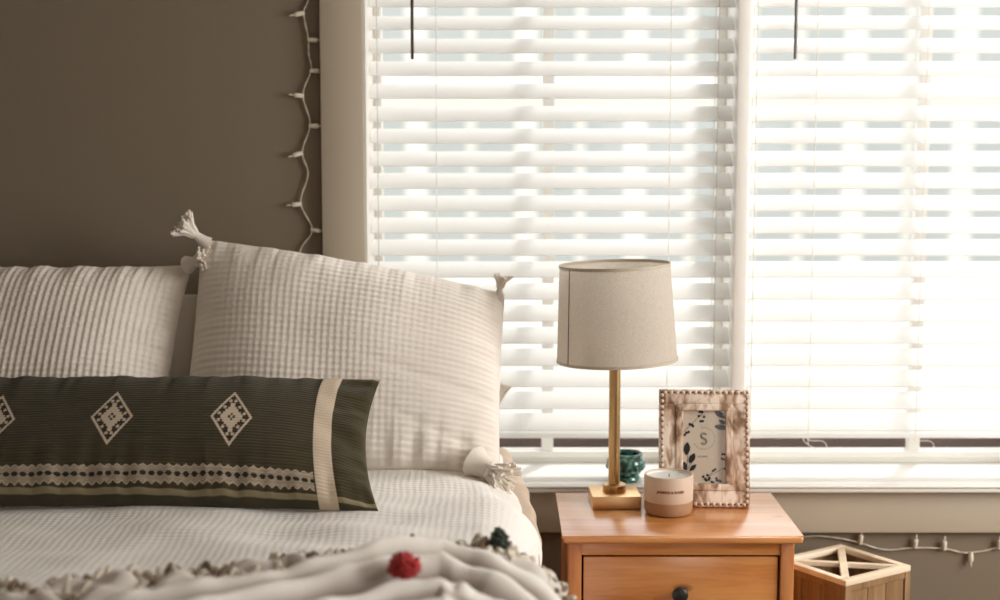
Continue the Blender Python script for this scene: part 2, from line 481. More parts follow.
# window 1: casing, stool, apron, jamb liners, frames, glass
win = empty('window_1', (0, WY, .7)); tag(win, kind='structure')
def wpart(name, mb, mat, label=None):
    o = mb.build(name, mat, win); o.matrix_parent_inverse = Matrix.Translation((0, -WY, -.7))
    if label: o['label'] = label
    return o
wpart('casing', MB().box(-.3845, -.2925, WY - .022, WY, .70, 2.16, .003), M['trim'], 'wide greige casing board beside the window')
wpart('casing', MB().box(OX1, OX1 + .092, WY - .022, WY, .70, 2.16, .003), M['trim'])
wpart('head_casing', MB().box(-.3845, OX1 + .092, WY - .022, WY, 2.162, 2.26, .003), M['trim'])
wpart('apron', MB().box(-.3845, OX1 + .092, WY - .02, WY, .588, .684, .003), M['trim'], 'greige apron board below the sill')
b = MB().box(-.42, OX1 + .125, 3.098, WY, .6965, .7015, .002).box(-.42, OX1 + .125, 3.100, WY, .6865, .695, .002)
b.box(OX0 + .003, OX1 - .003, WY, 3.345, .6875, .7015)
wpart('sill', b, M['sill'])
b = MB().box(OX0, OX0 + .005, WY - .018, 3.345, .7015, 2.158); b.box(OX1 - .005, OX1, WY - .018, 3.345, .7015, 2.158)
b.box(OX0, OX1, WY - .018, 3.345, 2.15, 2.158)
wpart('jamb_liner', b, M['sill'])
wpart('mullion_post', MB().box(.514, .542, 3.17, 3.36, .7015, 2.15, .002), M['vinyl'])
for x0, x1, cx in ((OX0 + .005, .514, .111), (.542, OX1 - .005, .968)):
    b = MB().box(x0, x1, 3.335, 3.36, .7015, .7115, .001).box(x0, x1, 3.328, 3.36, .7125, .7295, .002).box(x0, x1, 3.34, 3.352, .7295, .733, .001).box(x0, x1, 3.33, 3.36, 2.10, 2.15, .002)
    b.box(x0, x0 + .018, 3.33, 3.36, .728, 2.10, .002).box(x1 - .018, x1, 3.33, 3.36, .728, 2.10, .002)
    b.box(cx - .0135, cx + .0135, 3.332, 3.358, .728, 2.10, .002)
    wpart('sash_frame', b, M['vinyl'])
    for a0, a1 in ((x0 + .018, cx - .0135), (cx + .0135, x1 - .018)):
        wpart('glass_pane', MB().box(a0, a1, 3.344, 3.347, .733, 2.10), M['glass'])
wpart('outer_ledge', MB().box(OX0, OX1, 3.39, 3.41, .70, .747, .002), M['shadow_bar'], 'outer ledge with shade painted in, seen under the blinds')

# side window in the right wall (outside the frame, lights the room)
w2 = empty('window_2', (RX1, 1.9, SZ0)); tag(w2, kind='structure')
b = MB()
for y0, y1, z0, z1 in ((SY0, SY1, SZ0, SZ0 + .05), (SY0, SY1, SZ1 - .05, SZ1), (SY0, SY0 + .05, SZ0 + .05, SZ1 - .05), (SY1 - .05, SY1, SZ0 + .05, SZ1 - .05)):
    b.box(RX1 + .03, RX1 + .08, y0, y1, z0, z1, .003)
o = b.build('window_frame', M['vinyl'], w2); o.matrix_parent_inverse = Matrix.Translation((-RX1, -1.9, -SZ0))
o = MB().box(RX1 + .052, RX1 + .056, SY0 + .05, SY1 - .05, SZ0 + .05, SZ1 - .05).build('glass_pane', M['glass'], w2); o.matrix_parent_inverse = Matrix.Translation((-RX1, -1.9, -SZ0))
w3 = empty('rear_fill_window', (1.2, RY0, .8)); tag(w3, kind='structure')  # unseen rear window, added to carry the soft fill
b = MB()
for x0, x1, z0, z1 in ((.6, 1.8, .8, .85), (.6, 1.8, 2.05, 2.1), (.6, .65, .85, 2.05), (1.75, 1.8, .85, 2.05)):
    b.box(x0, x1, RY0 - .08, RY0 - .03, z0, z1, .003)
o = b.build('window_frame', M['vinyl'], w3); o.matrix_parent_inverse = Matrix.Translation((-1.2, -RY0, -.8))
o = MB().box(.65, 1.75, RY0 - .056, RY0 - .052, .85, 2.05).build('glass_pane', M['glass'], w3); o.matrix_parent_inverse = Matrix.Translation((-1.2, -RY0, -.8))

# ------------------------------------------------------------------ house opposite
FY = 19.0
hs = empty('house', (6, FY, -3)); tag(hs, 'pale house across the way seen hazily through the blind gaps', 'house')
def hp(name, mb, mat):
    o = mb.build(name, mat, hs); o.matrix_parent_inverse = Matrix.Translation((-6, -FY, 3)); return o
rows = [(1.55, 3.35), (-1.05, .78), (-3.0 + .4, -1.6)]
cols = [(-3.35 + 1.245 * 2 * k) for k in range(-2, 6)]
b = MB()
wins = []
for z0, z1 in ((2.35, 4.1), (-.2, 1.78)):
    x = -5.2
    for k in range(10):
        for q in (0, .63):
            wins.append((x + q, x + q + .5, z0, z1))
        x += 1.42
holes_z = sorted(set([z for q in wins for z in q[2:]]))
hp('wall', MB().box(-9, 15, FY, FY + .3, -3, 5.2), M['facade'])
for q in wins:
    f = hp('window', MB().box(q[0] - .05, q[1] + .05, FY - .05, FY, q[2] - .05, q[3] + .05), M['facade'])
    pn = MB().box(q[0], q[1], FY - .07, FY - .05, q[2], q[3]).build('pane', M['pane_out'], f)
    pn.matrix_parent_inverse = Matrix.Translation((-6, -FY, 3)) if False else Matrix()
hp('cornice', MB().box(-9.2, 15.2, FY - .35, FY + .3, 5.2, 5.45), M['facade'])
hp('floor_band', MB().box(-9, 15, FY - .12, FY, 1.98, 2.12), M['facade'])
g = MB().box(-14, 22, WY + .6, FY + 2, -3.1, -3.0).build('paving', M['ground']); tag(g, kind='structure')

# ------------------------------------------------------------------ blinds
PITCH, Z0F, SW, TILT, YB = .0492, .8044, .0503, R(39), 3.22
def make_blind(x0, x1, label, wandx, ladders, loops):
    t = empty('window_blind', ((x0 + x1) / 2, YB, 2.1)); tag(t, label, 'window blind', 'slatted blinds in the window')
    inv = Matrix.Translation((-(x0 + x1) / 2, -YB, -2.1))
    def part(name, mb, mat, lab=None):
        o = mb.build(name, mat, t); o.matrix_parent_inverse = inv
        if lab: o['label'] = lab
        return o
    verts = MB(); k = 0
    rng = random.Random(3)
    while True:
        zf = Z0F + PITCH * k
        if zf > 2.05: break
        zc = zf + SW / 2 * math.sin(TILT); yc = YB
        dz = rng.uniform(-.0006, .0006); tl = TILT + rng.uniform(-.02, .02)
        bm = bmesh.new(); top = []; bot = []
        n = 6
        for i in range(n + 1):
            s = -SW / 2 + SW * i / n
            crown = .0022 * (1 - (2 * s / SW) ** 2)
            for lst, hh in ((top, .0013 + crown), (bot, -.0013 + crown)):
                y = yc + s * math.cos(tl) - hh * math.sin(tl); z = zc + dz + s * math.sin(tl) + hh * math.cos(tl)
                lst.append((bm.verts.new((x0, y, z)), bm.verts.new((x1, y, z))))
        ring = top + bot[::-1]
        for a, c in zip(ring, ring[1:] + ring[:1]): bm.faces.new((a[0], c[0], c[1], a[1]))
        bm.faces.new([a[0] for a in ring][::-1]); bm.faces.new([a[1] for a in ring])
        bmesh.ops.recalc_face_normals(bm, faces=bm.faces)
        verts._merge(bm); k += 1
    part('slats', verts, M['slat'])
    part('bottom_rail', MB().box(x0, x1, YB - .026, YB + .022, .788, .8005, .003), M['slat'])
    part('head_rail', MB().box(x0, x1, YB - .03, YB + .03, 2.09, 2.145, .002), M['slat'])
    for lx in ladders:
        cb = MB()
        for yy in (YB - .0235, YB + .0235):
            cb.tube([(lx, yy, .785), (lx, yy, 2.1)], .0009, 6)
        for kk in range(26):
            zf = Z0F + PITCH * kk + .0013
            cb.tube([(lx, YB - .0235, zf - .002), (lx, YB + .0235, zf + SW * math.sin(TILT) - .005)], .0006, 5)
        part('ladder_cord', cb, M['cord_grey'])
    for lx in loops:
        part('lift_cord', MB().tube([(lx, YB - .028, .775), (lx, YB - .028, 2.1)], .0011, 6), M['cord'])
    for lx in loops:
        pts = [(lx, YB - .028, .80), (lx - .012, YB - .033, .786), (lx + .004, YB - .036, .772), (lx + .026, YB - .036, .764), (lx + .04, YB - .035, .772), (lx + .03, YB - .033, .783), (lx + .006, YB - .033, .784), (lx - .006, YB - .03, .79)]
        part('cord_loop', MB().tube(spline(pts, 6), .0008, 6), M['cord'])
    wd = MB().tube([(wandx, YB - .038, 2.09), (wandx, YB - .038, 1.626)], .0036, 10)
    part('tilt_wand', wd, M['wand'], 'dark hanging tilt wand')
make_blind(-.285, .512, 'white slatted blind left of the post, behind the lamp and pillows', -.19, [-.268, .476], [-.139, .372])
make_blind(.544, 1.341, 'white slatted blind right of the post, above the wooden stand', .640, [.560, 1.325], [.690, .93])

# ------------------------------------------------------------------ nightstand
ns = empty('nightstand', (.35, 2.875, 0)); tag(ns, 'honey pine nightstand with black drawer knob beside the bed', 'nightstand')
def sub(root, name, mb, mat, lab=None, sm=35):
    o = mb.build(name, mat, root, sm)
    M0 = Matrix.Translation(root.location) @ root.rotation_euler.to_matrix().to_4x4()
    if root.parent: M0 = Matrix()
    o.matrix_parent_inverse = M0.inverted()
    if lab: o['label'] = lab
    return o
def nested(par, name, mb, mat, lab=None, sm=35):
    o = mb.build(name, mat, par, sm)
    if lab: o['label'] = lab
    return o
X0, X1, Y0, Y1 = .119, .581, 2.70, 3.045
tp = MB()
tp.prism([(X0, .700), (X1, .700), (X1 + .0, .692), (X1 - .008, .684), (X0 + .008, .684), (X0, .692)], Y0 + .004, Y1, None, .0015)
tp.box(X0 + .002, X1 - .002, Y0, Y0 + .01, .6855, .6985, .004, 3)
sub(ns, 'tabletop', tp, M['pine'])
lx0, lx1, ly0, ly1 = .131, .5585 + .008, Y0 + .018, Y1 - .012
LG = .026
for (a, c) in ((lx0, ly0), (lx1 - LG, ly0), (lx0, ly1 - LG), (lx1 - LG, ly1 - LG)):
    lg = MB().box(a, a + LG, c, c + LG, 0, .684, .003, 2)
    sub(ns, 'leg', lg, M['pine_v'])
sub(ns, 'side_panel', MB().box(lx0 + .005, lx0 + .017, ly0 + LG, ly1 - LG, .45, .684), M['pine'])
sub(ns, 'side_panel', MB().box(lx1 - .017, lx1 - .005, ly0 + LG, ly1 - LG, .45, .684), M['pine'])
sub(ns, 'back_panel', MB().box(lx0 + LG, lx1 - LG, ly1 - .014, ly1 - .004, .45, .684), M['pine'])
sub(ns, 'front_rail', MB().box(lx0 + LG, lx1 - LG, ly0 + .004, ly0 + .022, .657, .684, .001), M['pine'])
sub(ns, 'front_rail', MB().box(lx0 + LG, lx1 - LG, ly0 + .004, ly0 + .022, .45, .472, .001), M['pine'])
dr = sub(ns, 'drawer', MB().box(lx0 + LG + .004, lx1 - LG - .004, ly0 + .006, ly0 + .024, .475, .653, .002), M['pine'])
db = MB().box(lx0 + LG + .012, lx1 - LG - .012, ly0 + .024, ly1 - .03, .48, .64)
nested(dr, 'drawer_box', db, M['gap']).matrix_parent_inverse = Matrix()
kb = MB().lathe([(0, .026), (.010, .0255), (.0148, .022), (.0155, .018), (.013, .013), (.007, .009), (.0062, .003), (.008, 0), (0, 0)], 32,
                m=Matrix.Translation((.346, ly0 + .006, .583)) @ Matrix.Rotation(R(90), 4, 'X'))
nested(dr, 'drawer_knob', kb, M['knob'], 'round black iron knob')
sub(ns, 'shelf', MB().box(lx0 + .004, lx1 - .004, ly0 + .004, ly1 - .004, .16, .178, .002), M['pine'])

# ------------------------------------------------------------------ lamp
lp = empty('table_lamp', (.2375, 2.95, .7)); tag(lp, 'brass column table lamp with a natural linen drum shade', 'table lamp')
lx, ly = .2375, 2.95
sub(lp, 'base', MB().box(lx - .05, lx + .05, ly - .05, ly + .05, .7005, .7275, .0015, 2, Matrix.Translation((lx, ly, 0)) @ Matrix.Rotation(R(2), 4, 'Z') @ Matrix.Translation((-lx, -ly, 0))), M['brass_base'], 'square brushed brass block')
sub(lp, 'collar', MB().lathe([(0, .7275), (.0235, .7275), (.0245, .729), (.0245, .741), (.023, .743), (.0125, .7435), (0, .7435)], 48, (lx, ly, 0)), M['brass'])
sub(lp, 'pole', MB().lathe([(0, .743), (.0118, .743), (.0118, 1.06), (0, 1.06)], 40, (lx - .001, ly, 0)), M['brass'])
sk = sub(lp, 'socket', MB().lathe([(0, 1.06), (.017, 1.06), (.018, 1.065), (.018, 1.10), (.015, 1.108), (0, 1.108)], 32, (lx, ly, 0)), M['metal_dark'])
nested(sk, 'bulb', MB().lathe([(0, 1.108), (.012, 1.108), (.014, 1.12), (.026, 1.145), (.029, 1.16), (.024, 1.178), (.012, 1.188), (0, 1.19)], 32, (lx, ly, 0)), M['bulb_glass'])
TM = Matrix.Translation((lx, ly, 1.095)) @ Matrix.Rotation(R(-1.9), 4, 'Y') @ Matrix.Translation((-lx, -ly, -1.095))
rb, rt, zb, zt = .1235, .113, 1.004, 1.198
prof = [(rb, zb)] + [(rb + (rt - rb) * k / 12, zb + (zt - zb) * k / 12) for k in range(1, 13)]
sh = sub(lp, 'lamp_shade', MB().lathe(prof, 96, (lx, ly, 0), TM), M['shade'])
for r_, z_ in ((rb, zb), (rt, zt)):
    rim = MB().lathe([(r_ + .0012, z_ - .003), (r_ + .0012, z_ + .003), (r_ - .0012, z_ + .003), (r_ - .0012, z_ - .003)], 96, (lx, ly, 0), TM, True)
    nested(sh, 'rim', rim, M['trim'])
sp = MB()
for k in range(3):
    a = R(30 + 120 * k)
    sp.tube([TM @ Vector((lx, ly, 1.105)), TM @ Vector((lx + .1175 * math.cos(a), ly + .1175 * math.sin(a), 1.105))], .0015, 6)
nested(sh, 'spider_ring', sp, M['metal_dark'])
sm_ = MB()
for a, zz in ((R(204), 0), (R(252) + math.pi * .0, 1)):
    pass
a = R(213)
pts = [TM @ Vector((lx + (rb + (rt - rb) * k / 8 + .0006) * math.cos(a), ly + (rb + (rt - rb) * k / 8 + .0006) * math.sin(a), zb + (zt - zb) * k / 8)) for k in range(9)]
sm_.tube(pts, .0009, 6)
nested(sh, 'seam', sm_, M['metal_dark'])

# ------------------------------------------------------------------ photo frame
pf = empty('photo_frame', (.4205, 2.925, .7005), R(2)); pf.rotation_euler = (R(-9), 0, R(-3))
tag(pf, 'whitewashed beaded picture frame with a botanical print behind the candle', 'picture frame')
FW, FH, T = .186, .241, .016
def fpart(name, mb, mat, lab=None, par=None):
    o = mb.build(name, mat, par or pf)
    if lab: o['label'] = lab
    return o
iw, ih = .088, .150     # opening
zc = .123
b = MB()
hw, hh = FW / 2, FH
b.box(-hw, hw, -T / 2, T / 2, 0, zc - ih / 2 - .014, .002); b.box(-hw, hw, -T / 2, T / 2, zc + ih / 2 + .014, hh, .002)
b.box(-hw, -iw / 2 - .014, -T / 2, T / 2, zc - ih / 2 - .014, zc + ih / 2 + .014, .002); b.box(iw / 2 + .014, hw, -T / 2, T / 2, zc - ih / 2 - .014, zc + ih / 2 + .014, .002)
fb = fpart('frame_body', b, M['frame'])
b = MB()
q = .014
for x0, x1, z0, z1 in ((-iw / 2 - q, iw / 2 + q, zc - ih / 2 - q, zc - ih / 2), (-iw / 2 - q, iw / 2 + q, zc + ih / 2, zc + ih / 2 + q), (-iw / 2 - q, -iw / 2, zc - ih / 2, zc + ih / 2), (iw / 2, iw / 2 + q, zc - ih / 2, zc + ih / 2)):
    b.box(x0, x1, -T / 2 - .003, T / 2 - .006, z0, z1, .002)
fpart('inner_moulding', b, M['frame'], par=fb)
b = MB(); dk = MB()
def beads(xa, za, xb, zb_, n):
    for k in range(n):
        t_ = (k + .5) / n; x = xa + (xb - xa) * t_; z = za + (zb_ - za) * t_
        b.ball((x, -T / 2 - .0005, z), .0042, (1, .8, 1), 10)
    for k in range(n + 1):
        t_ = k / n; x = xa + (xb - xa) * t_; z = za + (zb_ - za) * t_
        dk.ball((x, -T / 2 - .0006, z), .0019, (1, .5, 1), 8)
e = .006
beads(-hw + e, hh - e, hw - e, hh - e, 14); beads(-hw + e, e, hw - e, e, 14)
beads(-hw + e, e, -hw + e, hh - e, 19); beads(hw - e, e, hw - e, hh - e, 19)
fpart('bead_border', b, M['ceramic']); fpart('bead_gap', dk, M['plum_yarn'], 'dark gaps between the beads')
pr = fpart('print', MB().box(-iw / 2 - .002, iw / 2 + .002, 0, .003, zc - ih / 2 - .002, zc + ih / 2 + .002), M['print'], 'cream paper with black leaves and berries')
ink = MB()
YI = -.0004
def leaf(cx, cz, L, W, ang, gap=True):
    pts = []
    for k in range(12):
        t_ = k / 11; pts.append((L * (t_ - .5), W / 2 * math.sin(math.pi * t_) ** .8))
    poly = pts + [(x, -z) for x, z in pts[-2:0:-1]]
    ca, sa = math.cos(ang), math.sin(ang)
    ink.prism([(max(-iw/2, min(iw/2, cx + x * ca - z * sa)), max(zc-ih/2, min(zc+ih/2, cz + x * sa + z * ca))) for x, z in poly], YI - .0003, YI)
def berry(cx, cz, r=.0028):
    ink.prism([(cx + r * math.cos(k * math.pi / 5), cz + r * math.sin(k * math.pi / 5)) for k in range(10)], YI - .0003, YI)
def stem(x0, z0, x1, z1, r=.0004):
    ink.tube([(x0, YI, z0), (x1, YI, z1)], r, 4)
def PX(u, v):           # print measured in its own 0..1 frame (u right, v down)
    return (-iw / 2 + u * iw, zc + ih / 2 - v * ih)
for u, v, L, W, a in ((.86, .05, .030, .012, -38), (.90, .23, .030, .011, -8), (.93, .16, .016, .009, -30), (.10, .53, .028, .013, 84), (.22, .66, .024, .012, 62), (.05, .77, .02, .011, 100), (.24, .79, .020, .009, 45)):
    x, z = PX(u, v); leaf(x, z, L, W, R(a))
for u, v in ((.38, .08), (.42, .15), (.50, .09), (.47, .15), (.40, .02), (.45, .02), (.24, .22), (.17, .19), (.22, .2), (.09, .31), (.14, .30), (.05, .34),
             (.93, .60), (.98, .60), (.92, .66), (.96, .67), (.71, .83), (.76, .81), (.98, .80), (.48, .91), (.53, .94), (.58, .89), (.62, .95), (.56, .96), (.68, .98), (.72, .99), (.79, .93), (.84, .96), (.88, .97), (.80, .96), (.63, .93)):
    berry(*PX(u, v))
for a_, c_ in (((.02, .3), (.36, .10)), ((.36, .1), (.5, .02)), ((.98, .78), (.5, .95)), ((.6, .9), (.75, .82)), ((.08, .98), (.14, .5)), ((.1, .82), (.24, .7))):
    stem(*PX(*a_), *PX(*c_))
fpart('botanical_print', ink, M['ink'], 'black leaves and berries', par=pr)
soft = MB()
cx, cz = PX(.49, .385)
for k in range(24):     # ring of fine lettering marks around the monogram
    if 17 < k or k < 1: continue
    a = R(200 + k * 15); rr = .0225
    x = cx + rr * math.cos(a); z = cz + rr * math.sin(a) * 1.0
    soft.box(x - .0011, x + .0011, YI - .0004, YI, z - .0009, z + .0009)
def arc(cx_, cz_, r, a0, a1, th=.0009):
    soft.tube([(cx_ + r * math.cos(R(a0 + (a1 - a0) * k / 14)), YI, cz_ + r * math.sin(R(a0 + (a1 - a0) * k / 14))) for k in range(15)], th, 5)
arc(cx, cz + .0055, .006, 20, 265); arc(cx, cz - .006, .0065, 95, -150)
arc(cx, cz + .0055, .0035, 20, 265, .0006); arc(cx, cz - .006, .004, 95, -150, .0006)
fpart('monogram', soft, M['ink_soft'], 'grey S monogram inside a ring', par=pr)
fpart('glass_pane', MB().box(-iw / 2, iw / 2, -.004, -.003, zc - ih / 2, zc + ih / 2), M['glass'])
def text_mesh(s, size, extrude=.0002, off=0):
    c = bpy.data.curves.new('t', 'FONT'); c.body = s; c.size = size; c.extrude = extrude; c.offset = off; c.align_x = 'CENTER'; c.align_y = 'CENTER'; c.resolution_u = 2
    o = bpy.data.objects.new('t', c); COL.objects.link(o)
    dg = bpy.context.evaluated_depsgraph_get(); me = bpy.data.meshes.new_from_object(o.evaluated_get(dg))
    bpy.data.objects.remove(o); bpy.data.curves.remove(c); return me
tm = text_mesh('4 X 6 INCH', .0042)
x, z = PX(.47, .635)
for v in tm.vertices: v.co = Vector((x + v.co.x, YI - v.co.z - .0002, z + v.co.y))
o = link('caption', tm, M['ink_soft'], pr, 0)
st = MB().box(-.02, .02, 0, .004, 0, .17, .001, 2, Matrix.Translation((0, .012, .17)) @ Matrix.Rotation(R(24), 4, 'X') @ Matrix.Translation((0, 0, -.17)))
fpart('easel_back', st, M['frame'])

# ------------------------------------------------------------------ candle
cd = empty('candle', (.3415, 2.878, .7)); tag(cd, 'cream stoneware jar candle with bare clay foot and brown lettering', 'candle')
CR, CH = .0492, .0815
def cpart(name, mb, mat, lab=None):
    o = mb.build(name, mat, cd)
    if lab: o['label'] = lab
    return o
cpart('jar', MB().lathe([(CR - .001, .028), (CR, .030), (CR + .0005, .055), (CR + .0005, .077), (CR, .0808), (CR - .0022, CH), (CR - .0042, .080), (CR - .005, .07), (CR - .005, .03), (.01, .0285)], 64), M['ceramic'])
cpart('foot', MB().lathe([(0, .0008), (.0415, .0008), (.046, .003), (.0484, .009), (.0492, .018), (CR - .001, .028), (0, .028)], 64), M['clay'], 'bare tan clay band')
wx = cpart('wax', MB().lathe([(0, .0745), (.02, .0743), (CR - .006, .075), (CR - .0045, .0775), (CR - .0048, .06), (0, .06)], 48), M['wax'])
MB().tube([(0, 0, .07), (.001, 0, .0805)], .0008, 6).build('wick', M['ink'], wx)
tm = text_mesh('JASMINE & ROSES', .0074, .0003, .00022)
RR = CR + .0007
for v in tm.vertices:
    a = -math.pi / 2 + v.co.x / RR - .03; r_ = RR + v.co.z
    v.co = Vector((r_ * math.cos(a), r_ * math.sin(a), .053 + v.co.y))
link('lettering', tm, M['brown_ink'], cd, 0)['label'] = 'line of brown lettering'

# ------------------------------------------------------------------ green pot
gp = empty('glazed_pot', (.278, 3.15, .7015)); tag(gp, 'small mottled green glazed pot on the sill behind the lamp pole', 'pot')
b = MB().lathe([(0, .002), (.026, 0), (.031, .002), (.033, .007), (.031, .012), (.027, .014), (.033, .018), (.040, .028), (.043, .038), (.042, .047), (.037, .053), (.035, .056), (.038, .060), (.038, .063), (.035, .064), (.031, .060), (.030, .054), (.034, .045), (.034, .03), (.02, .018), (0, .017)], 48)
bd = b.build('pot_body', M['pot'], gp)
b = MB()
for k in range(12):
    a = R(30 * k)
    b.ball((.040 * math.cos(a), .040 * math.sin(a), .034), .0045, (1, 1, 1.5), 10)
b.build('relief', M['pot'], bd)

# ------------------------------------------------------------------ wooden stand with crossed top
stn = empty('wooden_stand', (.722, 2.972, 0), R(-11 + 45)); tag(stn, 'tall square wooden stand with a crossed top painted sunlit beside the nightstand', 'stand')
HS = .0975; ZT = .57
def spart(name, mb, mat, lab=None):
    o = mb.build(name, mat, stn)
    if lab: o['label'] = lab
    return o
for sx in (-1, 1):
    for sy in (-1, 1):
        spart('corner_post', MB().box(sx * HS - (.016 if sx > 0 else 0), sx * HS + (.016 if sx < 0 else 0), sy * HS - (.016 if sy > 0 else 0), sy * HS + (.016 if sy < 0 else 0), 0, ZT - .012, .001), M['stand_wood'])
for k in range(4):
    m_ = Matrix.Rotation(R(90 * k), 4, 'Z')
    b = MB()
    for j in range(3):
        wdt = (2 * HS - .032) / 3
        b.box(-HS + .016 + wdt * j + .0006, -HS + .016 + wdt * (j + 1) - .0006, -HS + .004, -HS + .012, .03, ZT - .026, .001, 1, m_)
    spart('side_panel', b, M['stand_wood'])
    spart('upper_rail', MB().box(-HS + .016, HS - .016, -HS + .001, -HS + .015, ZT - .026, ZT - .012, .001, 1, m_), M['stand_wood'])
b = MB()
b.box(-HS, HS, -HS, -HS + .018, ZT - .012, ZT, .0015); b.box(-HS, HS, HS - .018, HS, ZT - .012, ZT, .0015)
b.box(-HS, -HS + .018, -HS + .018, HS - .018, ZT - .012, ZT, .0015); b.box(HS - .018, HS, -HS + .018, HS - .018, ZT - .012, ZT, .0015)
spart('top_frame', b, M['sunlit_wood'], 'wooden top border painted pale as if sunlit')
D = (HS - .018) * math.sqrt(2)
spart('cross_bar', MB().box(-D + .003, D - .003, -.008, .008, ZT - .0115, ZT - .0005, .001, 1, Matrix.Rotation(R(45), 4, 'Z')), M['sunlit_wood'])
b = MB().box(-D + .003, -.008, -.006, .006, ZT - .0115, ZT - .001, .001, 1, Matrix.Rotation(R(-45), 4, 'Z')).box(.008, D - .003, -.006, .006, ZT - .0115, ZT - .001, .001, 1, Matrix.Rotation(R(-45), 4, 'Z'))
spart('cross_bar', b, M['sunlit_wood'])
spart('bottom_board', MB().box(-HS + .012, HS - .012, -HS + .012, HS - .012, .03, .042), M['stand_wood'])

# ------------------------------------------------------------------ string lights
def string_light(label, path, bulbs, y):
    root = empty('string_light', (path[0][0], y, path[0][1])); tag(root, label, 'string lights')
    inv = Matrix.Translation((-path[0][0], -y, -path[0][1]))
    sp_ = spline([(x, y, z) for x, z in path], 7)
    b = MB(); n = len(sp_)
    for ph in (0, math.pi):
        tw = []
        for i, p in enumerate(sp_):
            a = i * .9 + ph
            tw.append(p + Vector((math.cos(a) * .0011, math.sin(a) * .0011, math.cos(a) * .0004)))
        b.tube(tw, .0012, 6)
    o = b.build('wire', M['wire'], root); o.matrix_parent_inverse = inv
    for (x, z, dx, dz) in bulbs:
        d = Vector((dx, -.15, dz)).normalized(); p = Vector((x, y - .002, z))
        rot = d.to_track_quat('Z', 'Y').to_matrix().to_4x4(); m_ = Matrix.Translation(p) @ rot
        s_ = MB().lathe([(0, -.002), (.0042, -.002), (.0046, .003), (.0052, .006), (.0052, .017), (.0044, .0185), (0, .0185)], 14, m=m_).build('bulb_socket', M['bulb_plastic'], root)
        s_.matrix_parent_inverse = inv
        MB().lathe([(0, .0185), (.002, .0185), (.0022, .024), (.0018, .028), (.0007, .031), (0, .0315)], 12, m=m_).build('bulb', M['bulb_glass'], s_)
K = 3.13 / 1450 * 1.0
def wz(px, py):          # (x, z) on the wall for the photo's wall marks
    dx = (px - 500) / 1450; dy = (300 - py) / 1450; c = math.cos(R(6.3)); s = math.sin(R(6.3))
    k = 3.142 / (c + dy * s); return (round(dx * k, 4), round(1.452 + (-s + dy * c) * k, 4))
path = [wz(*p) for p in ((306, -60), (313, -30), (308, 0), (303.5, 13), (308, 38), (308.5, 54), (311, 70), (302.7, 95), (310, 124), (302, 152), (308, 174), (300.5, 203), (312, 230), (300, 252), (303, 290), (309, 340))]
bl = [(303.5, 13, -1, -.2), (309, 40, 1, 0), (311, 71, 1, 0), (303, 96, -1, .1), (310, 126, 1, 0), (301.5, 153, -1, -.3), (300.5, 204, -1, -.1), (312, 230, 1, -.1), (302, 290, -1, .1)]
string_light('white string of unlit mini lights hanging down the dark wall', path, [(*wz(a, c), dx, dz) for a, c, dx, dz in bl], WY - .006)
path = [wz(*p) for p in ((600, 560), (680, 552), (760, 548), (806, 537), (835, 538), (856, 542), (885, 550), (915, 548), (945, 549), (965, 553), (985, 551), (1003, 548), (1040, 556), (1090, 548))]
bl = [(860, 543, .1, 1), (915, 547, .05, 1), (944, 549, 0, 1), (971, 553, 0, -1), (999, 548, 0, 1), (1045, 555, 0, 1)]
string_light('white string of mini lights running along the wall under the sill', path, [(*wz(a, c), dx, dz) for a, c, dx, dz in bl], WY - .006)

# ------------------------------------------------------------------ bed, duvet
BX0, BX1, BY0, BY1, BZ = -1.52, .034, 1.0, 3.06, .81
bed = empty('bed', (-.74, 2.0, 0)); tag(bed, 'bed with a mattress under the white waffle duvet', 'bed')
sub(bed, 'mattress', MB().box(BX0 + .03, BX1 - .03, BY0 + .03, 3.06, .47, .755, .05, 4), M['mattress'])
sub(bed, 'box_spring', MB().box(BX0 + .03, BX1 - .03, BY0 + .03, 3.06, .26, .465, .02, 3), M['mattress'])
sub(bed, 'side_rail', MB().box(BX0 + .01, BX0 + .03, BY0 + .03, 3.05, .16, .28, .003), M['bed_wood'])
sub(bed, 'side_rail', MB().box(BX1 - .03, BX1 - .01, BY0 + .03, 3.05, .16, .28, .003), M['bed_wood'])
for x in (BX0 + .05, BX1 - .1):
    for y in (BY0 + .08, 2.9):
        sub(bed, 'leg', MB().box(x, x + .05, y, y + .05, 0, .258, .004), M['bed_wood'])

def bed_profile(s, off=0.0):
    """cross-section of the duvet: s metres from the flat's right end (s<0 on top, s>0 going down the side)"""
    r = .10
    s = np.asarray(s, float)
    a = np.clip(s / r, 0, math.pi / 2)
    cx, cz = BX1 - r + .03, BZ - r
    x = np.where(s < 0, cx + s, np.where(s < r * math.pi / 2, cx + (r + off) * np.sin(a), cx + r + off))
    z = np.where(s < 0, BZ + off, np.where(s < r * math.pi / 2, cz + (r + off) * np.cos(a), cz - (s - r * math.pi / 2)))
    return x, z, a
def bed_z(x, y):
    return (.010 * npnoise(x, y, 5, 11, 2) + .004 * npnoise(x, y, 17, 12, 2))
nx, ny = 420, 420
s = np.concatenate([np.linspace(-1.42, -.2, 240)[:-1], np.linspace(-.2, .5, nx - 239)])
y = np.linspace(BY0, BY1, ny)
SS, YY = np.meshgrid(s, y)
x, z, a = bed_profile(SS)
n_ = bed_z(SS, YY)
wr = .004 * npnoise(SS * .4, YY, 30, 21, 2) * np.clip((SS + .9) / .5, 0, 1)
side = np.clip(SS / .16, 0, 1) * .010 * np.sin(YY * 21 + 1.5 * np.sin(YY * 7))
hgt = n_ + wr + side
X = x + np.sin(a) * hgt + np.where(SS > .157, hgt, 0) * 0
Z = z + np.cos(a) * hgt
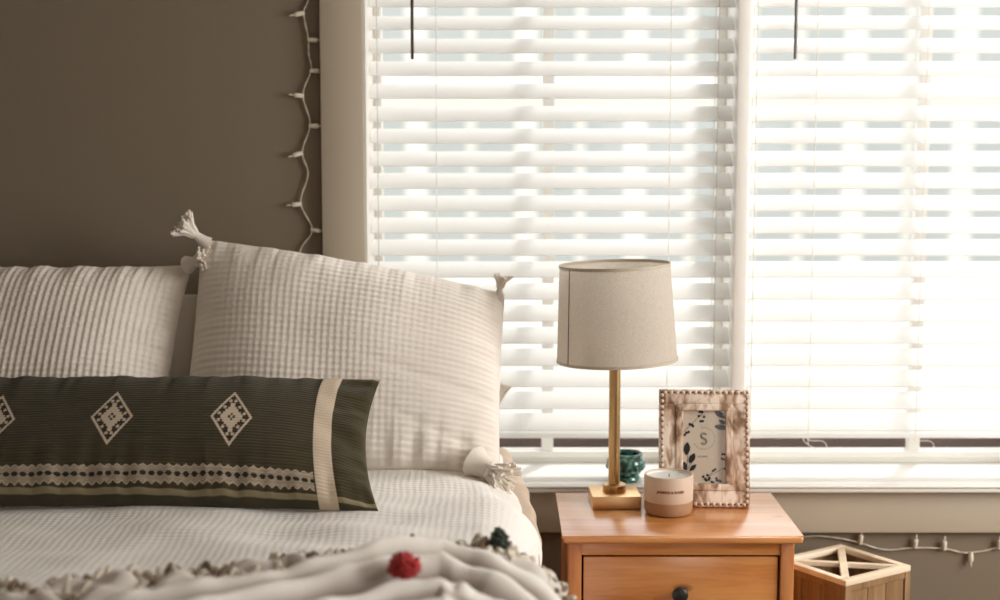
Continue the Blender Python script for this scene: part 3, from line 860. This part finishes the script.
# the duvet's top falls a little towards the wall and its side tapers in at the head
tap = np.clip((YY - 2.55) / .5, 0, 1)
X = X - tap * .035 * np.clip((SS + .2) / .2, 0, 1)
lft = np.clip((-1.32 - SS) / .1, 0, 1); Z = Z - lft ** 2 * .06
XYZ = np.stack([X, YY, Z], -1)
me = grid_mesh('duvet', XYZ, np.stack([SS, YY], -1))
dv = empty('duvet', (-.74, 2.0, .8)); tag(dv, 'white waffle-weave duvet spread over the bed', 'duvet')
o = link('cover', me, M['duvet'], dv, 180); o.matrix_parent_inverse = Matrix.Translation((.74, -2.0, -.8))
md = o.modifiers.new('thickness', 'SOLIDIFY'); md.thickness = .012; md.offset = -1
# turned-over lining along the duvet's side near the head
yy = np.linspace(2.50, 3.05, 60); ss = np.linspace(0, 1, 40)
KK, YY2 = np.meshgrid(ss, yy)
tt = (YY2 - 2.50) / .55
SS2 = .125 - .075 * tt + KK * .20
x2, z2, a2 = bed_profile(SS2, .006)
fold = .012 * np.exp(-((KK - .18) / .14) ** 2) * np.clip(tt * 3, 0, 1) + .003 * npnoise(SS2, YY2, 40, 8, 2)
tap2 = np.clip((YY2 - 2.55) / .5, 0, 1)
X2 = x2 + np.sin(a2) * fold - tap2 * .035 * np.clip((SS2 + .2) / .2, 0, 1) - .012 * np.exp(-(KK / .06) ** 2)
Z2 = z2 + np.cos(a2) * fold - .012 * np.exp(-(KK / .06) ** 2)
me = grid_mesh('turned_lining', np.stack([X2, YY2, Z2], -1))
o = link('turned_lining', me, M['tan_lining'], dv, 180); o.matrix_parent_inverse = Matrix.Translation((.74, -2.0, -.8)); o['label'] = 'beige underside turned over at the bed edge'
md = o.modifiers.new('thickness', 'SOLIDIFY'); md.thickness = .006; md.offset = -1

# ------------------------------------------------------------------ pillows
def lerp(a, b, t): return a + (b - a) * t
def pillow(name, label, corners, depth, mats, group=None, nu=300, nv=260, pin=.05, p=2.4, q=.55, disp=None, colfn=None, seed=1,
           top_sag=0.0, back_flat=.7, pucker=.006, cat='pillow', bulge_low=0.0, back_mat=None):
    """corners: TL, TR, BL, BR in 3-D. Front and back surfaces of one stuffed cushion."""
    TL, TR, BL, BR = [np.array(c, float) for c in corners]
    root = empty(name, tuple((BL + BR) / 2)); tag(root, label, cat, group)
    Wm = (np.linalg.norm(TR - TL) + np.linalg.norm(BR - BL)) / 2; Hm = (np.linalg.norm(TL - BL) + np.linalg.norm(TR - BR)) / 2
    ex = (TR + BR - TL - BL); ex /= np.linalg.norm(ex)
    ez = (TL + TR - BL - BR); ez /= np.linalg.norm(ez)
    nf = np.cross(ex, ez); nf /= np.linalg.norm(nf)          # towards the room
    if nf[1] > 0: nf = -nf
    th = np.linspace(-1, 1, nu); tv = np.linspace(-1, 1, nv)
    U_, V_ = np.meshgrid(th, tv)
    parts = []
    for sgn in (1, -1):
        u = U_; v = V_
        uu = u * (1 - pin * (1 - v ** 2) * np.abs(u) ** 2); vv = v * (1 - pin * 1.2 * (1 - u ** 2) * np.abs(v) ** 2)
        su = (uu + 1) / 2; sv = (vv + 1) / 2
        P = (BL * ((1 - su) * (1 - sv))[..., None] + BR * (su * (1 - sv))[..., None] + TL * ((1 - su) * sv)[..., None] + TR * (su * sv)[..., None])
        P = P + (-top_sag * (1 - u ** 2) * sv)[..., None] * ez
        body = ((1 - np.abs(u) ** p) * (1 - np.abs(v) ** p)) ** q
        hgt = depth / 2 * body * (1 - bulge_low * v)
        if sgn < 0: hgt = hgt * back_flat
        xm = u * Wm / 2; ym = v * Hm / 2
        # gathers that start at the seams
        eu = np.clip(1 - np.abs(u), 0, 1) * Wm / 2; ev = np.clip(1 - np.abs(v), 0, 1) * Hm / 2
        g = pucker * (np.exp(-(ev / .05) ** 1.3) * (1 - np.exp(-(ev / .008))) * npnoise(xm, ym * .15, 95, seed + 3, 2)
                      + np.exp(-(eu / .05) ** 1.3) * (1 - np.exp(-(eu / .008))) * npnoise(xm * .15, ym, 95, seed + 5, 2))
        soft = .006 * npnoise(xm, ym, 11, seed, 2) * body
        h2 = hgt + g + soft
        if disp is not None: h2 = h2 + disp(xm, ym, u, v, Wm, Hm) * np.clip(body * 2.5, 0, 1)
        P = P + (sgn * h2)[..., None] * nf
        if sgn < 0: P = P[:, ::-1]
        parts.append((P, (colfn(xm, ym, Wm, Hm) if colfn else None), np.stack([xm, ym], -1)))
    (F, cf, uf), (B, cb_, ub) = parts
    full = np.concatenate([F, B], 1)
    colr = None
    if colfn: colr = np.concatenate([cf, cb_[:, ::-1]], 1)
    # join the right edge of front with right edge of back by index, then close left side
    ny_, nx_ = full.shape[:2]
    me = grid_mesh(name, full, np.concatenate([uf, ub], 1), colr)
    bm = bmesh.new(); bm.from_mesh(me)
    bmesh.ops.remove_doubles(bm, verts=[v for v in bm.verts if v.is_boundary or True], dist=1e-6)
    bm.normal_update()
    bm.to_mesh(me); bm.free()
    o = link('cushion_cover', me, mats, root, 180)
    o.matrix_parent_inverse = Matrix.Translation(-root.location)
    return root, (TL, TR, BL, BR, nf, ex, ez, Wm, Hm)

def tassel(root, base, dirv, L=.05, neck=.012, spread=.8, seed=0, mat=None, n=26):
    rr = random.Random(seed); base = Vector(base); d = Vector(dirv).normalized()
    up = Vector((0, -1, 0)); sx = d.cross(up).normalized(); sy = d.cross(sx)
    b = MB()
    b.tube([base - d * .012, base, base + d * L * .25, base + d * L * .4, base + d * L * .5], [neck * 1.5, neck * 1.1, neck * .85, neck * .95, neck * .6], 14)
    for k in range(n):
        a = rr.uniform(0, 6.28); r0 = neck * .75 * math.sqrt(rr.random()); sp_ = spread * rr.uniform(.2, 1)
        o0 = (sx * math.cos(a) + sy * math.sin(a))
        l2 = L * rr.uniform(.45, .68)
        p0 = base + d * L * .3 + o0 * r0
        p1 = p0 + d * l2 * .5 + o0 * sp_ * l2 * .25
        p2 = p1 + d * l2 * .45 + o0 * sp_ * l2 * .55
        b.tube([p0, p1, p2], [.0034, .004, .0028], 6)
    o = b.build('tassel', mat or M['tassel'], root); o.matrix_parent_inverse = Matrix.Translation(-root.location)
    return o

def gauze(x, y, u, v, W, H):
    wx = x + .0022 * npnoise(x, y, 12, 51, 2); wy = y + .0038 * npnoise(x, y, 9, 52, 2)
    rib_h = np.sin(2 * math.pi * wy / .0125); rib_v = np.sin(2 * math.pi * wx / .0135)
    return .0008 * rib_h + .0004 * rib_v * (.6 + .4 * npnoise(x, y, 8, 53, 1)) + .0035 * npnoise(x * .25, y, 24, 54, 2)
def gauze_big(x, y, u, v, W, H):
    # fold running up from the bottom edge and pull lines from the lower right corner
    cx = -.055 + .10 * (v + 1) ; c = np.exp(-((x - cx) / .012) ** 2) * np.clip(1 - (v + 1) / .35, 0, 1)
    c2 = np.exp(-((y + H / 2 - .10 + .35 * (x - .12)) / .010) ** 2) * np.clip((x - .05) / .08, 0, 1) * np.clip(1 - (v + 1) / .8, 0, 1)
    c3 = np.exp(-((y + H / 2 - .19 + .20 * (x - .12)) / .012) ** 2) * np.clip((x - .02) / .1, 0, 1)
    return gauze(x, y, u, v, W, H) - .012 * c - .005 * c2 - .004 * c3
def gauze_left(x, y, u, v, W, H):
    wx = x + .004 * npnoise(x, y, 9, 61, 2)
    return .0007 * np.sin(2 * math.pi * (y + .003 * npnoise(x, y, 9, 60, 2)) / .0125) + .0009 * np.sin(2 * math.pi * wx / .0135) \
        + .0035 * npnoise(x, y * .22, 26, 64, 2) * np.clip(.3 + v, 0, 1)

PG = 'bed pillows leaning against the window wall'
# plain white pillows half hidden behind the gauze ones
pillow('pillow', 'plain white pillow showing in the gap between the two gauze pillows', [(-.98, 3.085, 1.135), (-.52, 3.085, 1.125), (-.98, 3.0, .83), (-.50, 3.0, .83)], .09, M['plain_white'], PG, 80, 70, pin=.03, seed=31, pucker=.003)
pillow('pillow', 'plain white pillow whose pointed corner peeks out right of the large gauze pillow', [(-.44, 3.08, 1.08), (.026, 3.02, .935), (-.44, 3.0, .83), (-.02, 3.0, .825)], .07, M['plain_white'], PG, 80, 70, pin=.05, seed=37, pucker=.003)
rL, gL = pillow('pillow', 'white gauze pillow at the left, its tassel touching the neighbouring pillow', [(-1.20, 3.03, 1.192), (-.645, 3.02, 1.192), (-1.22, 2.79, .825), (-.66, 2.79, .825)], .20, M['linen_white'], PG, 330, 260, pin=.045, disp=gauze_left, seed=2, top_sag=.0, pucker=.008)
tassel(rL, (-.638, 2.99, 1.198), (.9, -.6, .35), .055, .013, .9, 3, n=40)
tassel(rL, (-1.205, 3.01, 1.195), (-1, -.4, .5), .06, .010, .8, 4)
rR, gR = pillow('pillow', 'large white gauze pillow with corner tassels leaning by the window', [(-.622, 3.02, 1.245), (.010, 2.99, 1.135), (-.63, 2.78, .806), (.0, 2.77, .802)], .22, M['linen_white'], PG, 420, 330, pin=.015, disp=gauze_big, seed=9, top_sag=-.012, pucker=.006)
tassel(rR, (-.618, 3.01, 1.244), (-.75, -.2, .62), .066, .011, .9, 5, n=70)
tassel(rR, (-.002, 2.98, 1.135), (.15, 0, 1), .045, .007, .9, 6)
tassel(rR, (-.040, 2.735, .832), (.72, -.6, -.3), .082, .022, .75, 7, n=60)

# olive lumbar cushion with woven pattern
OL = np.array(srgb(64, 57, 34)); OLD = np.array(srgb(38, 34, 24)); CRM = np.array(srgb(206, 188, 166)); TAN = np.array(srgb(150, 138, 108))
def mixc(c, mask, col):
    return c * (1 - mask[..., None]) + col * mask[..., None]
DIA = [(.200 - .214 * k) for k in range(5)]
def lumbar_col(x, y, W, H):
    c = np.broadcast_to(OL, x.shape + (4,)).copy()
    slub = .5 + .5 * npnoise(x * .12, y, 420, 5, 2)
    c = mixc(c, slub * .35, OLD)
    R_ = W / 2
    xe = R_ - x                                   # distance from the right end
    inpat = (xe > .105)
    # zigzag woven band near the bottom
    yb = y + H / 2
    bc = .033 + .002 * np.sin(x * 9); hb = .0165; per = .0148
    tri = np.abs(((x / per) % 1) - .5) * 2          # 0..1
    dy = np.abs(yb - bc)
    band = (dy < hb - .005 * tri) & inpat
    c = mixc(c, band * (.50 + .28 * np.sin((yb + .35 * np.abs(((x / per) % 1) - .5) * per * 2 * np.sign(yb - bc)) * 2 * math.pi / .0034)), CRM)
    holes = (dy < .0075 * (1 - 2.4 * np.abs(((x / per) % 1) - .5))) & inpat & (dy < .0038)
    c = mixc(c, holes * 1.0, OLD)
    edge = (dy > hb - .005 * tri - .0022) & band
    c = mixc(c, edge * .5, CRM)
    # plain stripe below, runs on past the vertical band
    stp = (np.abs(yb - .0095) < .0036)
    c = mixc(c, stp * .8, TAN)
    # diamonds
    yc = .146
    for x0 in DIA:
        dx = np.abs(x - x0); dyy = np.abs(yb - yc); a, b_ = .038, .062
        m = dx / a + dyy / b_
        c = mixc(c, ((m < 1) & (m > .86)).astype(float) * .95, CRM)
        c = mixc(c, (m <= .86).astype(float) * .9, OLD)
        # stepped inner lozenge
        st_ = np.floor(dyy / .0055) * .0055
        m2 = np.floor(dx / .004) * .004 / a + st_ / b_
        c = mixc(c, (m2 < .46).astype(float) * .95, CRM)
        # ring of dots
        for k in range(12):
            t_ = (k + .5) / 12 * 4; qd = int(t_) % 4; f_ = t_ - int(t_)
            sx, sy = ((1 - f_, f_), (-f_, 1 - f_), (-(1 - f_), -f_), (f_, -(1 - f_)))[qd]
            px, py = x0 + sx * a * .72, yc + sy * b_ * .72
            c = mixc(c, (((x - px) / .0031) ** 2 + ((yb - py) / .0036) ** 2 < 1).astype(float) * .9, CRM)
        # centre cross
        cr_ = (((dx < .0022) & (dyy < .0085)) | ((dx < .0065) & (dyy < .003))) & ~((dx < .0022) & (dyy < .003))
        c = mixc(c, cr_.astype(float) * .95, OLD)
    # vertical cream band near the right end
    vb = np.abs(xe - .085) < .017
    c = mixc(c, vb * .9, CRM * .98)
    rim = (y > H / 2 - .006)
    c = mixc(c, rim * .5, CRM)
    return c
def lumbar_disp(x, y, u, v, W, H):
    wy = y + .002 * npnoise(x, y, 14, 71, 2)
    d = .0005 * np.sin(2 * math.pi * wy / .006)
    xe = W / 2 - x
    d = d + .0010 * (np.abs(xe - .085) < .017) + .006 * npnoise(x * .5, y + x * .3, 60, 73, 2) * np.clip(1 - xe / .10, 0, 1)
    d = d + .004 * npnoise(x, y * .2, 22, 74, 2) * np.clip((v - .2) * 1.5, 0, 1)
    return d
gr_, gg = pillow('pillow', 'long olive lumbar pillow with cream woven diamonds and zigzag band', [(-1.125, 2.69, 1.008), (-.222, 2.66, 1.010), (-1.12, 2.465, .816), (-.210, 2.455, .812)], .15, M['lumbar'], None, 760, 280, pin=.055, p=2.6, q=.5, disp=lumbar_disp, colfn=lumbar_col, seed=17, pucker=.005, back_flat=.3, bulge_low=.15)

# ------------------------------------------------------------------ throw blanket
def throw():
    root = empty('throw_blanket', (-.25, 2.0, .82)); tag(root, 'crumpled grey and cream throw with red and green yarn tufts on the duvet', 'throw blanket')
    inv = Matrix.Translation((.25, -2.0, -.82))
    S0, YC, R0, AX = -.045, 1.685, .43, 1.0
    def place(w_, d_):
        """w_: way along the far edge (0 where it starts to turn), d_: distance in from it"""
        r = R0 - d_
        th = np.clip(w_ / .36, 0, math.pi / 2)
        s_ = np.where(w_ < 0, S0 + w_, S0 + AX * r * np.sin(th) + (.36 - .36) * w_)
        y_ = np.where(w_ < 0, YC + r + .44 * w_ * (1 - .25 * np.clip(-w_, 0, 1)), YC + r * np.cos(th) - np.clip(w_ - .36 * math.pi / 2, 0, 1))
        return s_, y_
    w1 = np.linspace(-.95, .90, 460); d1 = np.linspace(0, .40, 230)
    W_, D_ = np.meshgrid(w1, d1)
    SS, YY = place(W_, D_)
    def relief(w_, d_):
        rid = 0
        fan = .30 * np.clip(-w_ - .05, 0, .5)
        for c0, wd, am in ((.128, .026, .050), (.192, .024, .052), (.262, .028, .05), (.335, .03, .045)):
            cc = c0 + (.010 * np.sin(w_ * 9 + c0 * 30) + .008 * np.sin(w_ * 4.1 + c0 * 9)) + fan * (.4 + c0 * 3)
            rid = rid + am * np.exp(-(np.abs(d_ - cc) / wd) ** 2.6)
        rid = rid + (.014 + .016 * np.clip(w_ / .3, 0, 1)) * np.exp(-((d_ - .045) / .045) ** 4) * (1 + .8 * npnoise(w_, d_, 55, 92, 2))
        return rid
    edge = np.clip(D_ / .012, 0, 1) ** .6
    h = (.014 + relief(W_, D_) * (.85 + .35 * npnoise(W_, D_, 8, 81, 2)) + .004 * npnoise(W_, D_, 60, 82, 2)) * edge + .004
    x, z, a = bed_profile(SS, .012)
    X = x + np.sin(a) * h; Z = z + np.cos(a) * h
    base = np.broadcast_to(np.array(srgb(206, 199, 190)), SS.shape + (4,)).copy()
    dark = np.array(srgb(136, 118, 105)); crest_light = np.array(srgb(232, 227, 219))  # valley shade and crest light painted in along with the stripes
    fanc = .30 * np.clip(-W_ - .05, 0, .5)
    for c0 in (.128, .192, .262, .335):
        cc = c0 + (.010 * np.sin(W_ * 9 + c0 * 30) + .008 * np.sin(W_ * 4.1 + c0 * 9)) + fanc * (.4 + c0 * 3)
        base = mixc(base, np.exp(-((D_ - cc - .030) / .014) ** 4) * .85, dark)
        base = mixc(base, np.exp(-((D_ - cc + .004) / .018) ** 4) * .8, crest_light)
    blot = np.clip((npnoise(W_, D_ * 1.2, 26, 91, 2) - .05) * 5, 0, 1) * (D_ < .085)
    base = mixc(base, blot * .75, np.array(srgb(132, 112, 94)))
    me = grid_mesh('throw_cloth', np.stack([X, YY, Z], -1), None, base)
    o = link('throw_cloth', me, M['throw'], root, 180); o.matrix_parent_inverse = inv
    md = o.modifiers.new('thickness', 'SOLIDIFY'); md.thickness = .008; md.offset = 1
    rr = random.Random(5)
    def surf(w_, d_):
        s_, y_ = place(np.array(float(w_)), np.array(float(d_)))
        xx, zz, aa = bed_profile(s_, .014)
        nrm = Vector((math.sin(float(aa)), 0, math.cos(float(aa))))
        return Vector((float(xx), float(y_), float(zz))), nrm
    for name, mat, lo, hi, cnt in (('fringe', M['fringe'], -.9, .85, 420), ('fringe', M['fringe_brown'], -.85, .7, 110)):
        b = MB()
        for k in range(cnt):
            w_ = lo + (hi - lo) * (k + rr.random()) / cnt
            d_ = rr.uniform(.0, .055)
            p, n_ = surf(w_, d_); q_, _ = surf(w_ + rr.uniform(-.05, .05), d_ - .05)
            dr = (q_ - p).normalized()
            L = rr.uniform(.02, .042)
            p0 = p + n_ * (rr.uniform(.012, .03) + .024 * max(0, min(1, w_ / .3))); p1 = p0 + dr * L * .5 + n_ * rr.uniform(.0, .016); p2 = p0 + dr * L - n_ * rr.uniform(.004, .016)
            b.tube(spline([p0 - dr * .015, p0, p1, p2], 3), .0052 if mat is M['fringe'] else .0045, 6)
        o = b.build(name, mat, root); o.matrix_parent_inverse = inv
        if mat is M['fringe_brown']: o['label'] = 'brown strands among the fringe'
    def tuft(name, mat, w_, d_, r, lab, ln=.03, hh=.05, st=(1, 1, 1)):
        p, n_ = surf(w_, d_); p = p + n_ * hh
        b = MB(); b.ball(p, r * .7, st, 14)
        for k in range(160):
            d = Vector((rr.gauss(0, 1) * st[0], rr.gauss(0, 1) * st[1], rr.gauss(0, 1) * st[2])).normalized()
            d = Vector((d.x * st[0], d.y * st[1], d.z * st[2]))
            b.tube([p, p + d * r * .7, p + d * r * rr.uniform(.9, 1.15)], [.0035, .0035, .003], 5)
        o = b.build(name, mat, root); o.matrix_parent_inverse = inv; o['label'] = lab
    tuft('yarn_tuft', M['red_yarn'], -.045, .235, .018, 'red yarn tuft between two folds', hh=.070, st=(1.15, 1, .95))
    tuft('yarn_tuft', M['green_yarn'], .06, .02, .017, 'dark green yarn tuft standing near the bed edge', hh=.038, st=(.8, .8, 1.4))
    tuft('yarn_tuft', M['green_yarn'], -.325, .0, .012, 'small dark green yarn tuft at the left', hh=.02, st=(1.3, 1, .8))
    tuft('yarn_tuft', M['plum_yarn'], -.262, .0, .007, 'plum yarn tuft', hh=.012, st=(1.8, 1, .5))
    tuft('yarn_tuft', M['plum_yarn'], -.11, .0, .007, 'small plum yarn tuft on the far edge', hh=.02, st=(1.8, 1, .5))
    tuft('yarn_tuft', M['fringe'], .62, .02, .024, 'fluffy cream tuft hanging at the bed edge', hh=.02)
throw()
